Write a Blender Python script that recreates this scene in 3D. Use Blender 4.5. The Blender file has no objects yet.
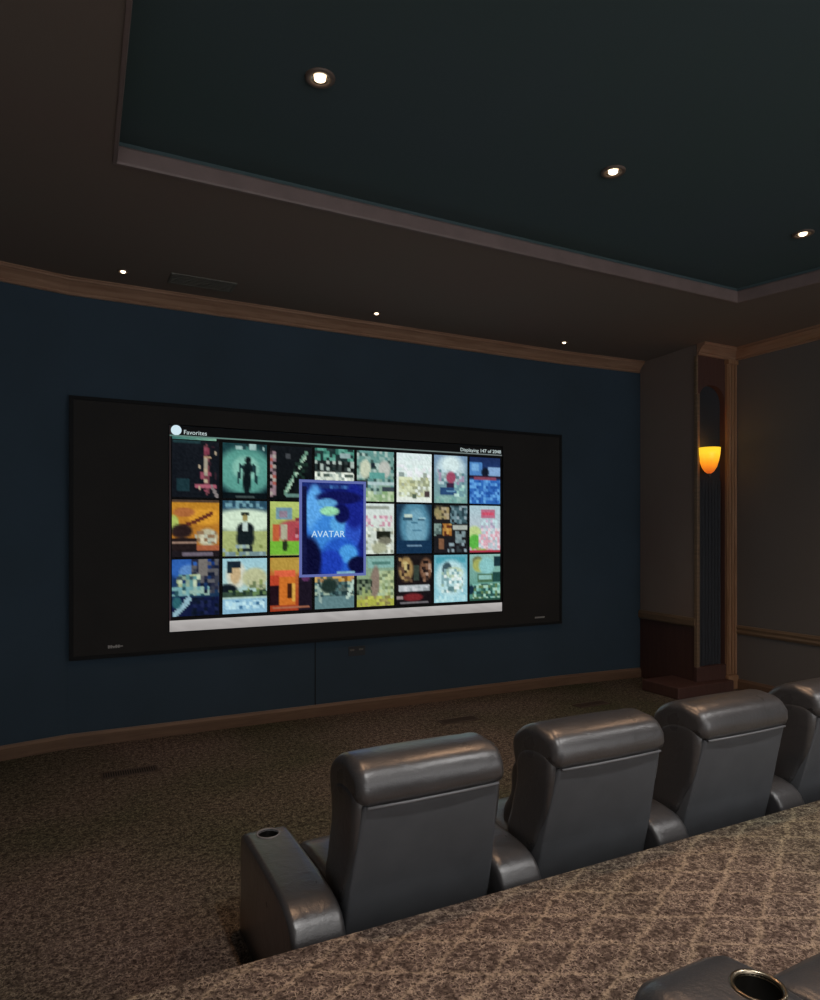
import bpy, bmesh, math, random
from mathutils import Vector, Matrix
random.seed(7)
PI = math.pi
C = bpy.context.scene.collection
scn = bpy.context.scene

# ------------------------------------------------------------------ camera
H = 1.7                      # eye height above the lower floor
FPX = 682.0                  # focal length in pixels (820 wide)
YAW = math.radians(26.8)     # turned right of the room's depth axis
cam_d = bpy.data.cameras.new('camera'); cam = bpy.data.objects.new('camera', cam_d); C.objects.link(cam)
cam.location = (0, 0, H); cam.rotation_euler = (PI/2, 0, -YAW)
cam_d.sensor_fit = 'VERTICAL'; cam_d.sensor_height = 36.0; cam_d.sensor_width = 36.0
cam_d.lens = FPX/1000*36.0
cam_d.shift_y = (532-500)/1000.0
cam_d.clip_start = 0.02; cam_d.clip_end = 100
scn.camera = cam
scn.view_settings.view_transform = 'Standard'; scn.view_settings.look = 'None'
scn.view_settings.exposure = 0.0; scn.view_settings.gamma = 1.0; scn.view_settings.use_curve_mapping = False

# ------------------------------------------------------------------ materials
def lin(c):
    c = c/255.0
    return c/12.92 if c <= 0.04045 else ((c+0.055)/1.055)**2.4
def L3(r, g, b): return (lin(r), lin(g), lin(b), 1.0)

class N:
    """small node-tree helper"""
    def __init__(s, name):
        s.m = bpy.data.materials.new(name); s.m.use_nodes = True
        s.t = s.m.node_tree; s.n = s.t.nodes
        s.b = s.n['Principled BSDF']; s.out = s.n['Material Output']
    def add(s, kind, **kw):
        nd = s.n.new(kind)
        for k, v in kw.items():
            if k in nd.inputs: nd.inputs[k].default_value = v
            else: setattr(nd, k, v)
        return nd
    def link(s, a, b): s.t.links.new(a, b)
    def ramp(s, fac, stops, interp='LINEAR'):
        r = s.n.new('ShaderNodeValToRGB'); r.color_ramp.interpolation = interp
        e = r.color_ramp.elements
        while len(e) < len(stops): e.new(0.5)
        for i, (p, c) in enumerate(stops):
            e[i].position = p; e[i].color = c
        s.link(fac, r.inputs['Fac']); return r
    def mix(s, fac, a, b, mode='MIX'):
        m = s.n.new('ShaderNodeMix'); m.data_type = 'RGBA'; m.blend_type = mode
        for sock, v in ((m.inputs[0], fac), (m.inputs[6], a), (m.inputs[7], b)):
            if hasattr(v, 'links'): s.link(v, sock)
            else: sock.default_value = v
        return m.outputs[2]
    def math(s, op, a, b=0.0, c=0.0):
        m = s.n.new('ShaderNodeMath'); m.operation = op
        for i, v in enumerate((a, b, c)):
            if hasattr(v, 'links'): s.link(v, m.inputs[i])
            else: m.inputs[i].default_value = v
        return m.outputs[0]
    def bump(s, h, strength, dist=0.01):
        b = s.n.new('ShaderNodeBump'); b.inputs['Strength'].default_value = strength
        b.inputs['Distance'].default_value = dist
        s.link(h, b.inputs['Height']); s.link(b.outputs[0], s.b.inputs['Normal'])

def fabric(name, c1, c2, rough=0.95, scale=3.0):
    k = N(name)
    tc = k.add('ShaderNodeTexCoord')
    nz = k.add('ShaderNodeTexNoise', Scale=scale, Detail=3.0); k.link(tc.outputs['Object'], nz.inputs['Vector'])
    r = k.ramp(nz.outputs['Fac'], [(0.3, c1), (0.7, c2)])
    k.link(r.outputs[0], k.b.inputs['Base Color'])
    k.b.inputs['Roughness'].default_value = rough
    k.b.inputs['Specular IOR Level'].default_value = 0.15
    fz = k.add('ShaderNodeTexNoise', Scale=260.0, Detail=2.0); k.link(tc.outputs['Object'], fz.inputs['Vector'])
    k.bump(fz.outputs['Fac'], 0.25, 0.003)
    return k.m

def wood(name, c1, c2, rough=0.35, vertical=False, axis='X'):
    k = N(name)
    tc = k.add('ShaderNodeTexCoord'); mp = k.add('ShaderNodeMapping')
    mp.inputs['Scale'].default_value = (18, 18, 1.2) if vertical else (1.5, 1.5, 22)
    k.link(tc.outputs['Object'], mp.inputs['Vector'])
    nz = k.add('ShaderNodeTexNoise', Scale=2.0, Detail=6.0, Distortion=0.6); k.link(mp.outputs[0], nz.inputs['Vector'])
    r = k.ramp(nz.outputs['Fac'], [(0.3, c1), (0.7, c2)])
    k.link(r.outputs[0], k.b.inputs['Base Color'])
    k.b.inputs['Roughness'].default_value = rough
    k.bump(nz.outputs['Fac'], 0.15, 0.004)
    return k.m

def plain(name, c, rough=0.5, metal=0.0, spec=0.5):
    k = N(name)
    tc = k.add('ShaderNodeTexCoord')
    nz = k.add('ShaderNodeTexNoise', Scale=8.0, Detail=3.0); k.link(tc.outputs['Object'], nz.inputs['Vector'])
    d = tuple(v*0.85 for v in c[:3])+(1,)
    r = k.ramp(nz.outputs['Fac'], [(0.3, d), (0.7, c)])
    k.link(r.outputs[0], k.b.inputs['Base Color'])
    k.b.inputs['Roughness'].default_value = rough; k.b.inputs['Metallic'].default_value = metal
    k.b.inputs['Specular IOR Level'].default_value = spec
    return k.m

def emit(name, c, s):
    k = N(name)
    k.b.inputs['Base Color'].default_value = (0, 0, 0, 1)
    k.b.inputs['Emission Color'].default_value = c
    k.b.inputs['Emission Strength'].default_value = s
    return k.m

def leather(name, c1, c2):
    k = N(name)
    tc = k.add('ShaderNodeTexCoord')
    nz = k.add('ShaderNodeTexNoise', Scale=5.0, Detail=4.0); k.link(tc.outputs['Object'], nz.inputs['Vector'])
    r = k.ramp(nz.outputs['Fac'], [(0.3, c1), (0.7, c2)])
    k.link(r.outputs[0], k.b.inputs['Base Color'])
    rr = k.ramp(nz.outputs['Fac'], [(0.3, (0.27,)*3+(1,)), (0.7, (0.38,)*3+(1,))])
    k.link(rr.outputs[0], k.b.inputs['Roughness'])
    k.b.inputs['Specular IOR Level'].default_value = 0.6
    k.b.inputs['Coat Weight'].default_value = 0.9; k.b.inputs['Coat Roughness'].default_value = 0.33; k.b.inputs['Coat IOR'].default_value = 1.6
    w = k.add('ShaderNodeTexNoise', Scale=14.0, Detail=5.0, Distortion=1.2); k.link(tc.outputs['Object'], w.inputs['Vector'])
    v = k.add('ShaderNodeTexVoronoi', Scale=180.0); k.link(tc.outputs['Object'], v.inputs['Vector'])
    h = k.math('ADD', w.outputs['Fac'], k.math('MULTIPLY', v.outputs['Distance'], 0.12))
    k.bump(h, 0.35, 0.012)
    return k.m

def carpet(name, gain=1.0, lw=1.0, patch=0.0):
    """brown patterned carpet: diamond lattice of pale scrolling vines over small loops and dark flecks"""
    k = N(name)
    tc = k.add('ShaderNodeTexCoord'); P = tc.outputs['Object']
    def wobble(src, scale, amt):
        w = k.add('ShaderNodeTexNoise', Scale=scale, Detail=2.0); k.link(src, w.inputs['Vector'])
        sb = k.add('ShaderNodeVectorMath', operation='SUBTRACT'); k.link(w.outputs['Color'], sb.inputs[0]); sb.inputs[1].default_value = (0.5, 0.5, 0.5)
        sc = k.add('ShaderNodeVectorMath', operation='SCALE'); k.link(sb.outputs[0], sc.inputs[0]); sc.inputs['Scale'].default_value = amt
        ad = k.add('ShaderNodeVectorMath', operation='ADD'); k.link(src, ad.inputs[0]); k.link(sc.outputs[0], ad.inputs[1])
        return ad.outputs[0]
    q1 = wobble(wobble(P, 11.0, 0.06), 45.0, 0.03)
    sep = k.add('ShaderNodeSeparateXYZ'); k.link(q1, sep.inputs[0])
    def fam(ang, per, width):
        n = k.math('ADD', k.math('MULTIPLY', sep.outputs['X'], -math.sin(ang)), k.math('MULTIPLY', sep.outputs['Y'], math.cos(ang)))
        t = k.math('PINGPONG', n, per/2)
        mr = k.add('ShaderNodeMapRange'); k.link(t, mr.inputs[0]); mr.inputs[1].default_value = 0.0; mr.inputs[2].default_value = width
        mr.inputs[3].default_value = 1.0; mr.inputs[4].default_value = 0.0
        return mr.outputs[0]
    lat = k.math('MAXIMUM', fam(math.radians(29), 0.155, 0.013), fam(math.radians(-28), 0.155, 0.011))
    q2 = wobble(P, 40.0, 0.045)
    v1 = k.add('ShaderNodeTexVoronoi', Scale=52.0, feature='DISTANCE_TO_EDGE'); k.link(q2, v1.inputs['Vector'])
    vine = k.ramp(v1.outputs['Distance'], [(0.02, (1, 1, 1, 1)), (0.085, (0, 0, 0, 1))])
    fine = k.add('ShaderNodeTexNoise', Scale=80.0, Detail=3.0, Roughness=0.75); k.link(P, fine.inputs['Vector'])
    med = k.add('ShaderNodeTexNoise', Scale=34.0, Detail=3.0); k.link(P, med.inputs['Vector'])
    big = k.add('ShaderNodeTexNoise', Scale=0.5, Detail=3.0); k.link(P, big.inputs['Vector'])
    msk = k.ramp(med.outputs['Fac'], [(0.40, (0.15, 0.15, 0.15, 1)), (0.60, (1, 1, 1, 1))])
    g = gain
    base = k.ramp(fine.outputs['Fac'], [(0.38, (0.030*g, 0.021*g, 0.017*g, 1)), (0.62, (0.225*g, 0.180*g, 0.152*g, 1))])
    c1 = k.mix(k.math('MULTIPLY', vine.outputs[0], k.math('MULTIPLY', msk.outputs[0], 0.85)), base.outputs[0], (0.50*g, 0.42*g, 0.325*g, 1))
    c2 = k.mix(k.ramp(med.outputs['Fac'], [(0.36, (0.55, 0.55, 0.55, 1)), (0.48, (0, 0, 0, 1))]).outputs[0], c1, (0.048*g, 0.036*g, 0.030*g, 1))
    lf = k.math('MULTIPLY', lat, k.ramp(fine.outputs['Fac'], [(0.38, (0.1, 0.1, 0.1, 1)), (0.56, (1, 1, 1, 1))]).outputs[0])
    c3 = k.mix(k.math('MULTIPLY', lf, 0.52*lw), c2, (0.60*g, 0.50*g, 0.36*g, 1))
    tint = k.ramp(big.outputs['Fac'], [(0.36, (0.80-patch*0.5, 0.86-patch*0.35, 0.76-patch*0.4, 1)), (0.60, (1.10-patch*0.15, 0.98, 0.94+patch*0.2, 1))])
    c4 = k.mix(1.0, c3, tint.outputs[0], 'MULTIPLY')
    k.link(c4, k.b.inputs['Base Color'])
    k.b.inputs['Roughness'].default_value = 1.0; k.b.inputs['Specular IOR Level'].default_value = 0.05
    k.bump(fine.outputs['Fac'], 0.8, 0.008)
    return k.m

M = {}
M['carpet'] = carpet('carpet_brown', 1.0)
M['carpet_low'] = carpet('carpet_brown_lower', 0.85, 0.25, 0.55)  # same carpet on the lower floor: darker, fainter lattice, stronger patchy tint
M['navy'] = fabric('wall_fabric_navy', (0.045, 0.072, 0.100, 1), (0.052, 0.084, 0.120, 1), scale=1.5)
M['black'] = fabric('black_cloth', (0.034, 0.034, 0.034, 1), (0.040, 0.039, 0.038, 1))
M['gap'] = plain('seam_black', (0.008, 0.010, 0.012, 1), 0.9)
M['niche'] = fabric('niche_lining', (0.040, 0.046, 0.055, 1), (0.046, 0.052, 0.062, 1), rough=0.6)
M['tray'] = fabric('tray_paint_navy', (0.080, 0.128, 0.134, 1), (0.086, 0.128, 0.150, 1), scale=0.8)
M['soffit'] = fabric('soffit_paint_brown', (0.235, 0.186, 0.165, 1), (0.228, 0.198, 0.172, 1), scale=0.7)
M['taupe'] = fabric('wall_fabric_taupe', (0.160, 0.150, 0.142, 1), (0.172, 0.160, 0.152, 1), scale=1.0)
M['brownpanel'] = fabric('panel_fabric_brown', (0.275, 0.212, 0.185, 1), (0.290, 0.236, 0.208, 1), scale=1.3)
M['fascia'] = plain('fascia_paint_mauve', (0.25, 0.19, 0.185, 1), 0.55)
M['crown'] = wood('crown_wood', (0.27, 0.155, 0.10, 1), (0.40, 0.25, 0.17, 1), 0.35)
M['post'] = wood('post_wood', (0.27, 0.145, 0.075, 1), (0.40, 0.235, 0.135, 1), 0.40, vertical=True)
M['base'] = wood('base_wood', (0.14, 0.085, 0.055, 1), (0.20, 0.125, 0.080, 1), 0.45)
M['mahogany'] = wood('mahogany', (0.085, 0.042, 0.036, 1), (0.105, 0.053, 0.044, 1), 0.5, vertical=True)
M['rail'] = wood('rail_wood', (0.17, 0.120, 0.075, 1), (0.25, 0.170, 0.105, 1), 0.4)
M['leather'] = leather('charcoal_leather', (0.050, 0.049, 0.051, 1), (0.062, 0.060, 0.062, 1))
M['vinyl'] = plain('charcoal_vinyl', (0.098, 0.103, 0.112, 1), 0.6, spec=0.35)
M['piping'] = plain('piping_grey', (0.21, 0.21, 0.22, 1), 0.4)
M['cup'] = plain('cup_black', (0.012, 0.011, 0.009, 1), 0.35)
M['cuprim'] = plain('cup_rim_metal', (0.40, 0.34, 0.25, 1), 0.3, 1.0)
M['grille'] = plain('grille_dark', (0.085, 0.060, 0.046, 1), 0.6)
M['vent'] = plain('vent_grey', (0.16, 0.16, 0.14, 1), 0.5)
M['trimring'] = plain('downlight_trim', (0.16, 0.12, 0.10, 1), 0.5)
M['reflector'] = plain('downlight_reflector', (0.5, 0.42, 0.36, 1), 0.25, 0.8)
M['bulb'] = emit('bulb_warm', (1.0, 0.80, 0.55, 1), 6.0)
M['badge'] = plain('badge_silver', (0.42, 0.42, 0.42, 1), 0.35)
M['plate'] = plain('outlet_plate', (0.03, 0.035, 0.042, 1), 0.5)

# ------------------------------------------------------------------ mesh helpers
def mk(name, bm, mat, parent=None, smooth=False, mats=None):
    me = bpy.data.meshes.new(name); bmesh.ops.recalc_face_normals(bm, faces=bm.faces[:]); bm.to_mesh(me); bm.free()
    for m in (mats or [mat]): me.materials.append(m)
    if smooth:
        for p in me.polygons: p.use_smooth = True
    o = bpy.data.objects.new(name, me); C.objects.link(o)
    if parent is not None: o.parent = parent
    return o
def sharp(o, deg=40):
    """mark edges above an angle sharp so flat and rounded faces read properly"""
    bm = bmesh.new(); bm.from_mesh(o.data)
    for e in bm.edges:
        if len(e.link_faces) == 2 and e.calc_face_angle(0) > math.radians(deg): e.smooth = False
    bm.to_mesh(o.data); bm.free()
    return o
def box(bm, x0, x1, y0, y1, z0, z1, bevel=0.0, seg=2):
    v = [bm.verts.new((x, y, z)) for z in (z0, z1) for (x, y) in ((x0, y0), (x1, y0), (x1, y1), (x0, y1))]
    f = [(0, 3, 2, 1), (4, 5, 6, 7), (0, 1, 5, 4), (1, 2, 6, 5), (2, 3, 7, 6), (3, 0, 4, 7)]
    fs = [bm.faces.new([v[i] for i in q]) for q in f]
    if bevel:
        es = list({e for q in fs for e in q.edges})
        bmesh.ops.bevel(bm, geom=es, offset=bevel, segments=seg, affect='EDGES', profile=0.5)
def prism(bm, pts, z0, z1):
    a = [bm.verts.new((x, y, z0)) for x, y in pts]; b = [bm.verts.new((x, y, z1)) for x, y in pts]
    n = len(pts); bm.faces.new(a[::-1]); bm.faces.new(b)
    for i in range(n): bm.faces.new((a[i], a[(i+1) % n], b[(i+1) % n], b[i]))
def lathe(bm, prof, cx=0, cy=0, seg=32, a0=0, a1=2*PI):
    full = abs(a1-a0-2*PI) < 1e-6
    rings = []
    for r, z in prof:
        n = seg if full else seg+1
        rings.append([bm.verts.new((cx+r*math.cos(a0+(a1-a0)*i/seg), cy+r*math.sin(a0+(a1-a0)*i/seg), z)) for i in range(n)])
    for A, B in zip(rings, rings[1:]):
        n = len(A)
        for i in range(n if full else n-1):
            j = (i+1) % n
            bm.faces.new((A[i], A[j], B[j], B[i]))
    return rings
def sweep(bm, path, prof):
    """prof: (out, z) pairs, closed; path: (x, y) points; out is to the right of the travel direction"""
    n = len(path); rings = []
    for i, (x, y) in enumerate(path):
        if i == 0: d = Vector((path[1][0]-x, path[1][1]-y)).normalized(); nn = Vector((d.y, -d.x)); k = 1
        elif i == n-1: d = Vector((x-path[i-1][0], y-path[i-1][1])).normalized(); nn = Vector((d.y, -d.x)); k = 1
        else:
            d1 = Vector((x-path[i-1][0], y-path[i-1][1])).normalized(); d2 = Vector((path[i+1][0]-x, path[i+1][1]-y)).normalized()
            n1 = Vector((d1.y, -d1.x)); n2 = Vector((d2.y, -d2.x)); nn = (n1+n2).normalized(); k = 1/max(0.3, nn.dot(n1))
        rings.append([bm.verts.new((x+nn.x*o*k, y+nn.y*o*k, z)) for o, z in prof])
    m = len(prof)
    for A, B in zip(rings, rings[1:]):
        for i in range(m): bm.faces.new((A[i], A[(i+1) % m], B[(i+1) % m], B[i]))
    bm.faces.new(rings[0]); bm.faces.new(rings[-1][::-1])
def resample(pts, step):
    """closed polygon -> Catmull-Rom closed curve"""
    out = []; n = len(pts)
    for i in range(n):
        p0, p1, p2, p3 = (Vector(pts[(i+k-1) % n]) for k in range(4))
        m = max(1, int((p2-p1).length/step))
        for j in range(m):
            t = j/m
            out.append(0.5*((2*p1)+(-p0+p2)*t+(2*p0-5*p1+4*p2-p3)*t*t+(-p0+3*p1-3*p2+p3)*t**3))
    return out
def puffy(bm, prof, x0, x1, r, crown=0.0, step=0.03, wrinkle=0.0, nseg=5, mid=10, cen=None):
    """a cushion: the closed side profile (y, z) carried across x with rounded ends"""
    P = resample(prof, step); cy = sum(p.x for p in P)/len(P); cz = sum(p.y for p in P)/len(P)
    if cen: cy, cz = cen
    st = []
    for i in range(nseg+1):
        a = PI/2*i/nseg; st.append((x0+r*(1-math.sin(a)) if False else x0+r*(1-math.cos(PI/2-a+0)) if False else x0+r*(1-math.sin(a)), r*(1-math.cos(a))))
    st = [(x0+r*(1-math.cos(PI/2*i/nseg)), r*(1-math.sin(PI/2*i/nseg))) for i in range(nseg+1)]
    xs = [(x, ins) for x, ins in st]
    for i in range(1, mid): xs.append((x0+r+(x1-x0-2*r)*i/mid, 0))
    xs += [(x1-(x-x0), ins) for x, ins in reversed(st)]
    rings = []
    for x, ins in xs:
        u = (x-x0)/(x1-x0); cr = crown*(4*u*(1-u))
        ring = []
        for i, p in enumerate(P):
            a = P[i-1]; b = P[(i+1) % len(P)]
            t = (b-a).normalized(); nr = Vector((t.y, -t.x))
            if nr.dot(p-Vector((cy, cz))) < 0 and cen is None: pass
            q = p-nr*ins*SG(P)+nr*cr*SG(P)*(1 if True else 0)
            if wrinkle:
                q = q+nr*SG(P)*wrinkle*math.sin(x*70+p.y*25+math.sin(p.x*30)*2)*math.exp(-min(x-x0, x1-x)/0.06)
            ring.append(bm.verts.new((x, q.x, q.y)))
        rings.append(ring)
    n = len(P)
    for A, B in zip(rings, rings[1:]):
        for i in range(n): bm.faces.new((A[i], A[(i+1) % n], B[(i+1) % n], B[i]))
    bm.faces.new(rings[0]); bm.faces.new(rings[-1][::-1])
def SG(P):
    a = 0
    for i in range(len(P)): a += P[i-1].x*P[i].y-P[i].x*P[i-1].y
    return 1 if a > 0 else -1
def tube(bm, pts, r, seg=8):
    rings = []
    for i, p in enumerate(pts):
        p = Vector(p); a = Vector(pts[max(0, i-1)]); b = Vector(pts[min(len(pts)-1, i+1)]); t = (b-a).normalized()
        u = t.cross(Vector((0, 0, 1)));
        if u.length < 1e-3: u = t.cross(Vector((1, 0, 0)))
        u.normalize(); w = t.cross(u)
        rings.append([bm.verts.new(p+u*r*math.cos(2*PI*k/seg)+w*r*math.sin(2*PI*k/seg)) for k in range(seg)])
    for A, B in zip(rings, rings[1:]):
        for i in range(seg): bm.faces.new((A[i], A[(i+1) % seg], B[(i+1) % seg], B[i]))
    bm.faces.new(rings[0]); bm.faces.new(rings[-1][::-1])

def thing(name, label, cat, loc=(0, 0, 0), rotz=0, group=None):
    o = bpy.data.objects.new(name, None); C.objects.link(o); o.empty_display_size = 0.1
    o.location = loc; o.rotation_euler = (0, 0, rotz); return tag(o, label, cat, group)
def tag(o, label, cat, group=None):
    o['label'] = label; o['category'] = cat
    if group: o['group'] = group
    return o
def struct(name, bm, mat, label=None, mats=None, smooth=False):
    o = mk(name, bm, mat, mats=mats, smooth=smooth); o['kind'] = 'structure'
    if label: o['label'] = label
    return o
def skind(o, label, cat=None):
    o['kind'] = 'structure'; o['label'] = label; return o
def dup(root, loc, label, group=None):
    r = root.copy(); C.objects.link(r); r.location = loc; r['label'] = label
    if group: r['group'] = group
    for ch in list(root.children):
        c = ch.copy(); C.objects.link(c); c.parent = r
        for g in ch.children:
            d = g.copy(); C.objects.link(d); d.parent = c
    return r
def boolean_cut(o, cut_bm):
    me = bpy.data.meshes.new('cut'); bmesh.ops.recalc_face_normals(cut_bm, faces=cut_bm.faces[:]); cut_bm.to_mesh(me); cut_bm.free()
    c = bpy.data.objects.new('cut', me); C.objects.link(c)
    md = o.modifiers.new('b', 'BOOLEAN'); md.operation = 'DIFFERENCE'; md.object = c; md.solver = 'EXACT'
    p = o.parent; o.parent = None
    bpy.context.view_layer.update()
    dg = bpy.context.evaluated_depsgraph_get()
    nm = bpy.data.meshes.new_from_object(o.evaluated_get(dg))
    o.modifiers.clear(); o.data = nm; o.parent = p
    bpy.data.objects.remove(c)

# ------------------------------------------------------------------ room shell
ZS = 3.68       # soffit
ZT = 3.80       # tray ceiling
ZP = 0.40       # riser platform
YE = 2.065      # riser edge
XR = 6.52       # right wall
YB = -3.2       # back of room
XL = -3.2
front = [(-3.2, 4.35), (-1.6, 5.46), (-0.44, 5.90), (0.016, 6.0), (4.92, 6.0), (6.02, 5.93), (6.56, 5.90)]

bm = bmesh.new(); prism(bm, [(XL-0.1, YE-0.2), (XR+0.1, YE-0.2), (XR+0.1, 6.2), (XL-0.1, 6.2)], -0.1, 0.0)
struct('floor', bm, M['carpet_low'], 'lower floor of brown vine-patterned carpet in front of the screen wall')
bm = bmesh.new(); box(bm, XL-0.1, XR+0.1, YB-0.1, YE, -0.1, ZP, 0.012, 2)
struct('floor_riser', bm, M['carpet'], 'raised carpeted platform behind the front row of recliners')

def wall(name, path, z0, z1, mat, th=0.12, label=None):
    bm = bmesh.new(); sweep(bm, path, [(0, z0), (-th, z0), (-th, z1), (0, z1)])
    return struct(name, bm, mat, label)
wall('wall_front', front, 0, ZS+0.3, M['navy'], -0.12*-1, 'navy fabric front wall in shallow facets around the screen')
# walls sweep with 'out' to the right of travel = toward the room for a left-to-right path
wall('wall_left', [(XL, YB-0.1), (XL, 4.4)], 0, ZS+0.3, M['taupe'], 0.12, 'dark taupe left side wall')
wall('wall_right', [(XR, 5.95), (XR, YB-0.1)], 0, ZS+0.3, M['taupe'], 0.12, 'dark taupe fabric right side wall')

# ceiling: soffit ring + tray
tl, tr_, tb = (0.232, 3.98), (5.17, 3.98), -2.2
slope = 0.25
tray = [tl, tr_, (tr_[0]+0.65, tr_[1]-2.6), (6.0, tb), (0.115, tb)]
bm = bmesh.new()
outer = [(XL-0.2, 6.3), (XR+0.2, 6.3), (XR+0.2, YB-0.2), (XL-0.2, YB-0.2)]
def poly(bm, pts, z, mi=0):
    f = bm.faces.new([bm.verts.new((x, y, z)) for x, y in pts]); f.material_index = mi
poly(bm, [outer[0], outer[1], tray[1], tray[0]], ZS)
poly(bm, [outer[1], outer[2], tray[3], tray[2], tray[1]], ZS)
poly(bm, [outer[2], outer[3], tray[4], tray[3]], ZS)
poly(bm, [outer[3], outer[0], tray[0], tray[4]], ZS)
n = len(tray)
for i in range(n):
    a, b = tray[i], tray[(i+1) % n]
    f = bm.faces.new([bm.verts.new(p) for p in ((a[0], a[1], ZS), (b[0], b[1], ZS), (b[0], b[1], ZT), (a[0], a[1], ZT))]); f.material_index = 1
poly(bm, tray, ZT, 1)
o = bpy.data.meshes.new('ceiling'); bm.to_mesh(o); bm.free()
o.materials.append(M['soffit']); o.materials.append(M['tray'])
ce = bpy.data.objects.new('ceiling', o); C.objects.link(ce); ce['kind'] = 'structure'; ce['label'] = 'brown soffit with a recessed navy tray ceiling'

# mauve fascia moulding around the tray opening (inside faces)
def closed_sweep(bm, pts, prof):
    n = len(pts); rings = []
    for i in range(n):
        p = Vector(pts[i]); d1 = (p-Vector(pts[i-1])).normalized(); d2 = (Vector(pts[(i+1) % n])-p).normalized()
        n1 = Vector((d1.y, -d1.x)); n2 = Vector((d2.y, -d2.x)); nn = (n1+n2).normalized(); k = 1/max(0.3, nn.dot(n1))
        rings.append([bm.verts.new((p.x+nn.x*o*k, p.y+nn.y*o*k, z)) for o, z in prof])
    m = len(prof)
    for i in range(n):
        A, B = rings[i], rings[(i+1) % n]
        for j in range(m): bm.faces.new((A[j], A[(j+1) % m], B[(j+1) % m], B[j]))
bm = bmesh.new()
closed_sweep(bm, tray, [(-0.006, ZS-0.006), (0.012, ZS-0.006), (0.016, ZS+0.006), (0.016, ZS+0.084), (0.010, ZS+0.094), (0.004, ZS+0.096), (-0.004, ZS+0.06)])
struct('trim_1', bm, M['fascia'], 'mauve painted moulding around the tray ceiling opening')

# crown mouldings
cp = [(0.0, ZS-0.118), (0.018, ZS-0.118), (0.026, ZS-0.105), (0.022, ZS-0.096), (0.035, ZS-0.083), (0.055, ZS-0.055), (0.085, ZS-0.032), (0.098, ZS-0.026), (0.098, ZS-0.012), (0.108, ZS-0.006), (0.108, ZS), (0.0, ZS)]
bm = bmesh.new(); sweep(bm, [(-3.2, 4.35), (-1.6, 5.46), (-0.9, 5.75), (-0.44, 5.90), (0.016, 6.0), (4.92, 6.0), (6.0, 5.93)], cp)
struct('trim_2', bm, M['crown'], 'wooden crown moulding along the top of the navy front wall')
bm = bmesh.new(); sweep(bm, [(XR, 5.04), (XR, YB)], cp)
struct('trim_3', bm, M['crown'], 'wooden crown moulding along the top of the taupe right wall')
bm = bmesh.new(); sweep(bm, [(5.93, 5.045), (XR, 5.045)], cp)
struct('trim_4', bm, M['crown'], 'wooden crown moulding over the sconce niche')

# baseboards
bp = [(0.0, 0.0), (0.022, 0.0), (0.022, 0.085), (0.012, 0.10), (0.008, 0.11), (0.0, 0.11)]
bm = bmesh.new(); sweep(bm, [(-3.2, 4.35), (-1.6, 5.46), (-0.44, 5.90), (0.016, 6.0), (4.92, 6.0), (6.02, 5.93)], bp)
struct('baseboard_front', bm, M['base'], 'brown wooden baseboard under the navy front wall')
bm = bmesh.new(); sweep(bm, [(XR, 5.04), (XR, YE)], bp)
struct('baseboard_right', bm, M['base'], 'brown wooden baseboard along the right wall')
rp = [(0, 0.595), (0.018, 0.595), (0.03, 0.62), (0.022, 0.64), (0.03, 0.665), (0.018, 0.69), (0, 0.69)]
bm = bmesh.new(); sweep(bm, [(XR, 5.04), (XR, YE)], rp)
struct('trim_5', bm, M['rail'], 'wooden chair rail on the taupe right wall')
# seam in the navy wall under the screen
bm = bmesh.new(); box(bm, 2.048, 2.056, 5.994, 6.0, 0.11, 0.72)
struct('trim_6', bm, M['gap'], 'dark vertical seam in the navy wall fabric below the screen')

# wing wall with niche
YC = 5.05
WP = [(6.02, 5.925), (5.94, YC+0.01)]
def wing(name, z0, z1, mat, label, out=0.0):
    bm = bmesh.new(); sweep(bm, WP, [(out, z0), (-0.03, z0), (-0.03, z1), (out, z1)]); return struct(name, bm, mat, label)
wing('wall_wing', 0.78, ZS, M['brownpanel'], 'brown fabric panel on the side of the niche column')
wing('trim_7', 0.0, 0.70, M['mahogany'], 'dark red-brown wainscot on the side of the niche column')
bm = bmesh.new(); sweep(bm, WP, [(0.0, 0.69), (0.015, 0.69), (0.03, 0.71), (0.03, 0.76), (0.015, 0.79), (0, 0.79), (-0.03, 0.79), (-0.03, 0.69)])
struct('trim_8', bm, M['rail'], 'brown chair rail on the side of the niche column')
def niche_face():
    bm = bmesh.new()
    x0, x1 = 5.945, 6.40; zb, zt = 0.26, ZS; nx0, nx1 = 5.965, 6.365; top = 3.10; cx = (nx0+nx1)/2; r = (nx1-nx0)/2
    yf, yb = YC, YC+0.03
    arc = [(cx-r*math.cos(PI*i/16), top+r*math.sin(PI*i/16)*0.85) for i in range(17)]
    for y in (yf, yb):
        v = bm.verts.new
        def q(*p): bm.faces.new([v((a, y, b)) for a, b in p])
        q((x0, zb), (nx0, zb), (nx0, top), (x0, top)); q((nx1, zb), (x1, zb), (x1, top), (nx1, top))
        for (a, b), (c, d) in zip(arc, arc[1:]): q((a, b), (c, d), (c, zt), (a, zt))
        q((x0, top), (nx0, top), (nx0, zt), (x0, zt)); q((nx1, top), (x1, top), (x1, zt), (nx1, zt))
    pts = [(nx0, zb)]+arc+[(nx1, zb)]
    for (a, b), (c, d) in zip(pts, pts[1:]):
        bm.faces.new([bm.verts.new(p) for p in ((a, yf, b), (c, yf, d), (c, yb+0.04, d), (a, yb+0.04, b))])
    bmesh.ops.remove_doubles(bm, verts=bm.verts, dist=1e-5)
    return bm
struct('wall_niche', niche_face(), M['mahogany'], 'dark red-brown column face with a tall arched niche')
bm = bmesh.new(); box(bm, 5.965, 6.40, YC+0.062, YC+0.08, 0.2, 3.5)
struct('wall_niche_back', bm, M['niche'], 'dark back of the arched niche')
bm = bmesh.new()
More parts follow.
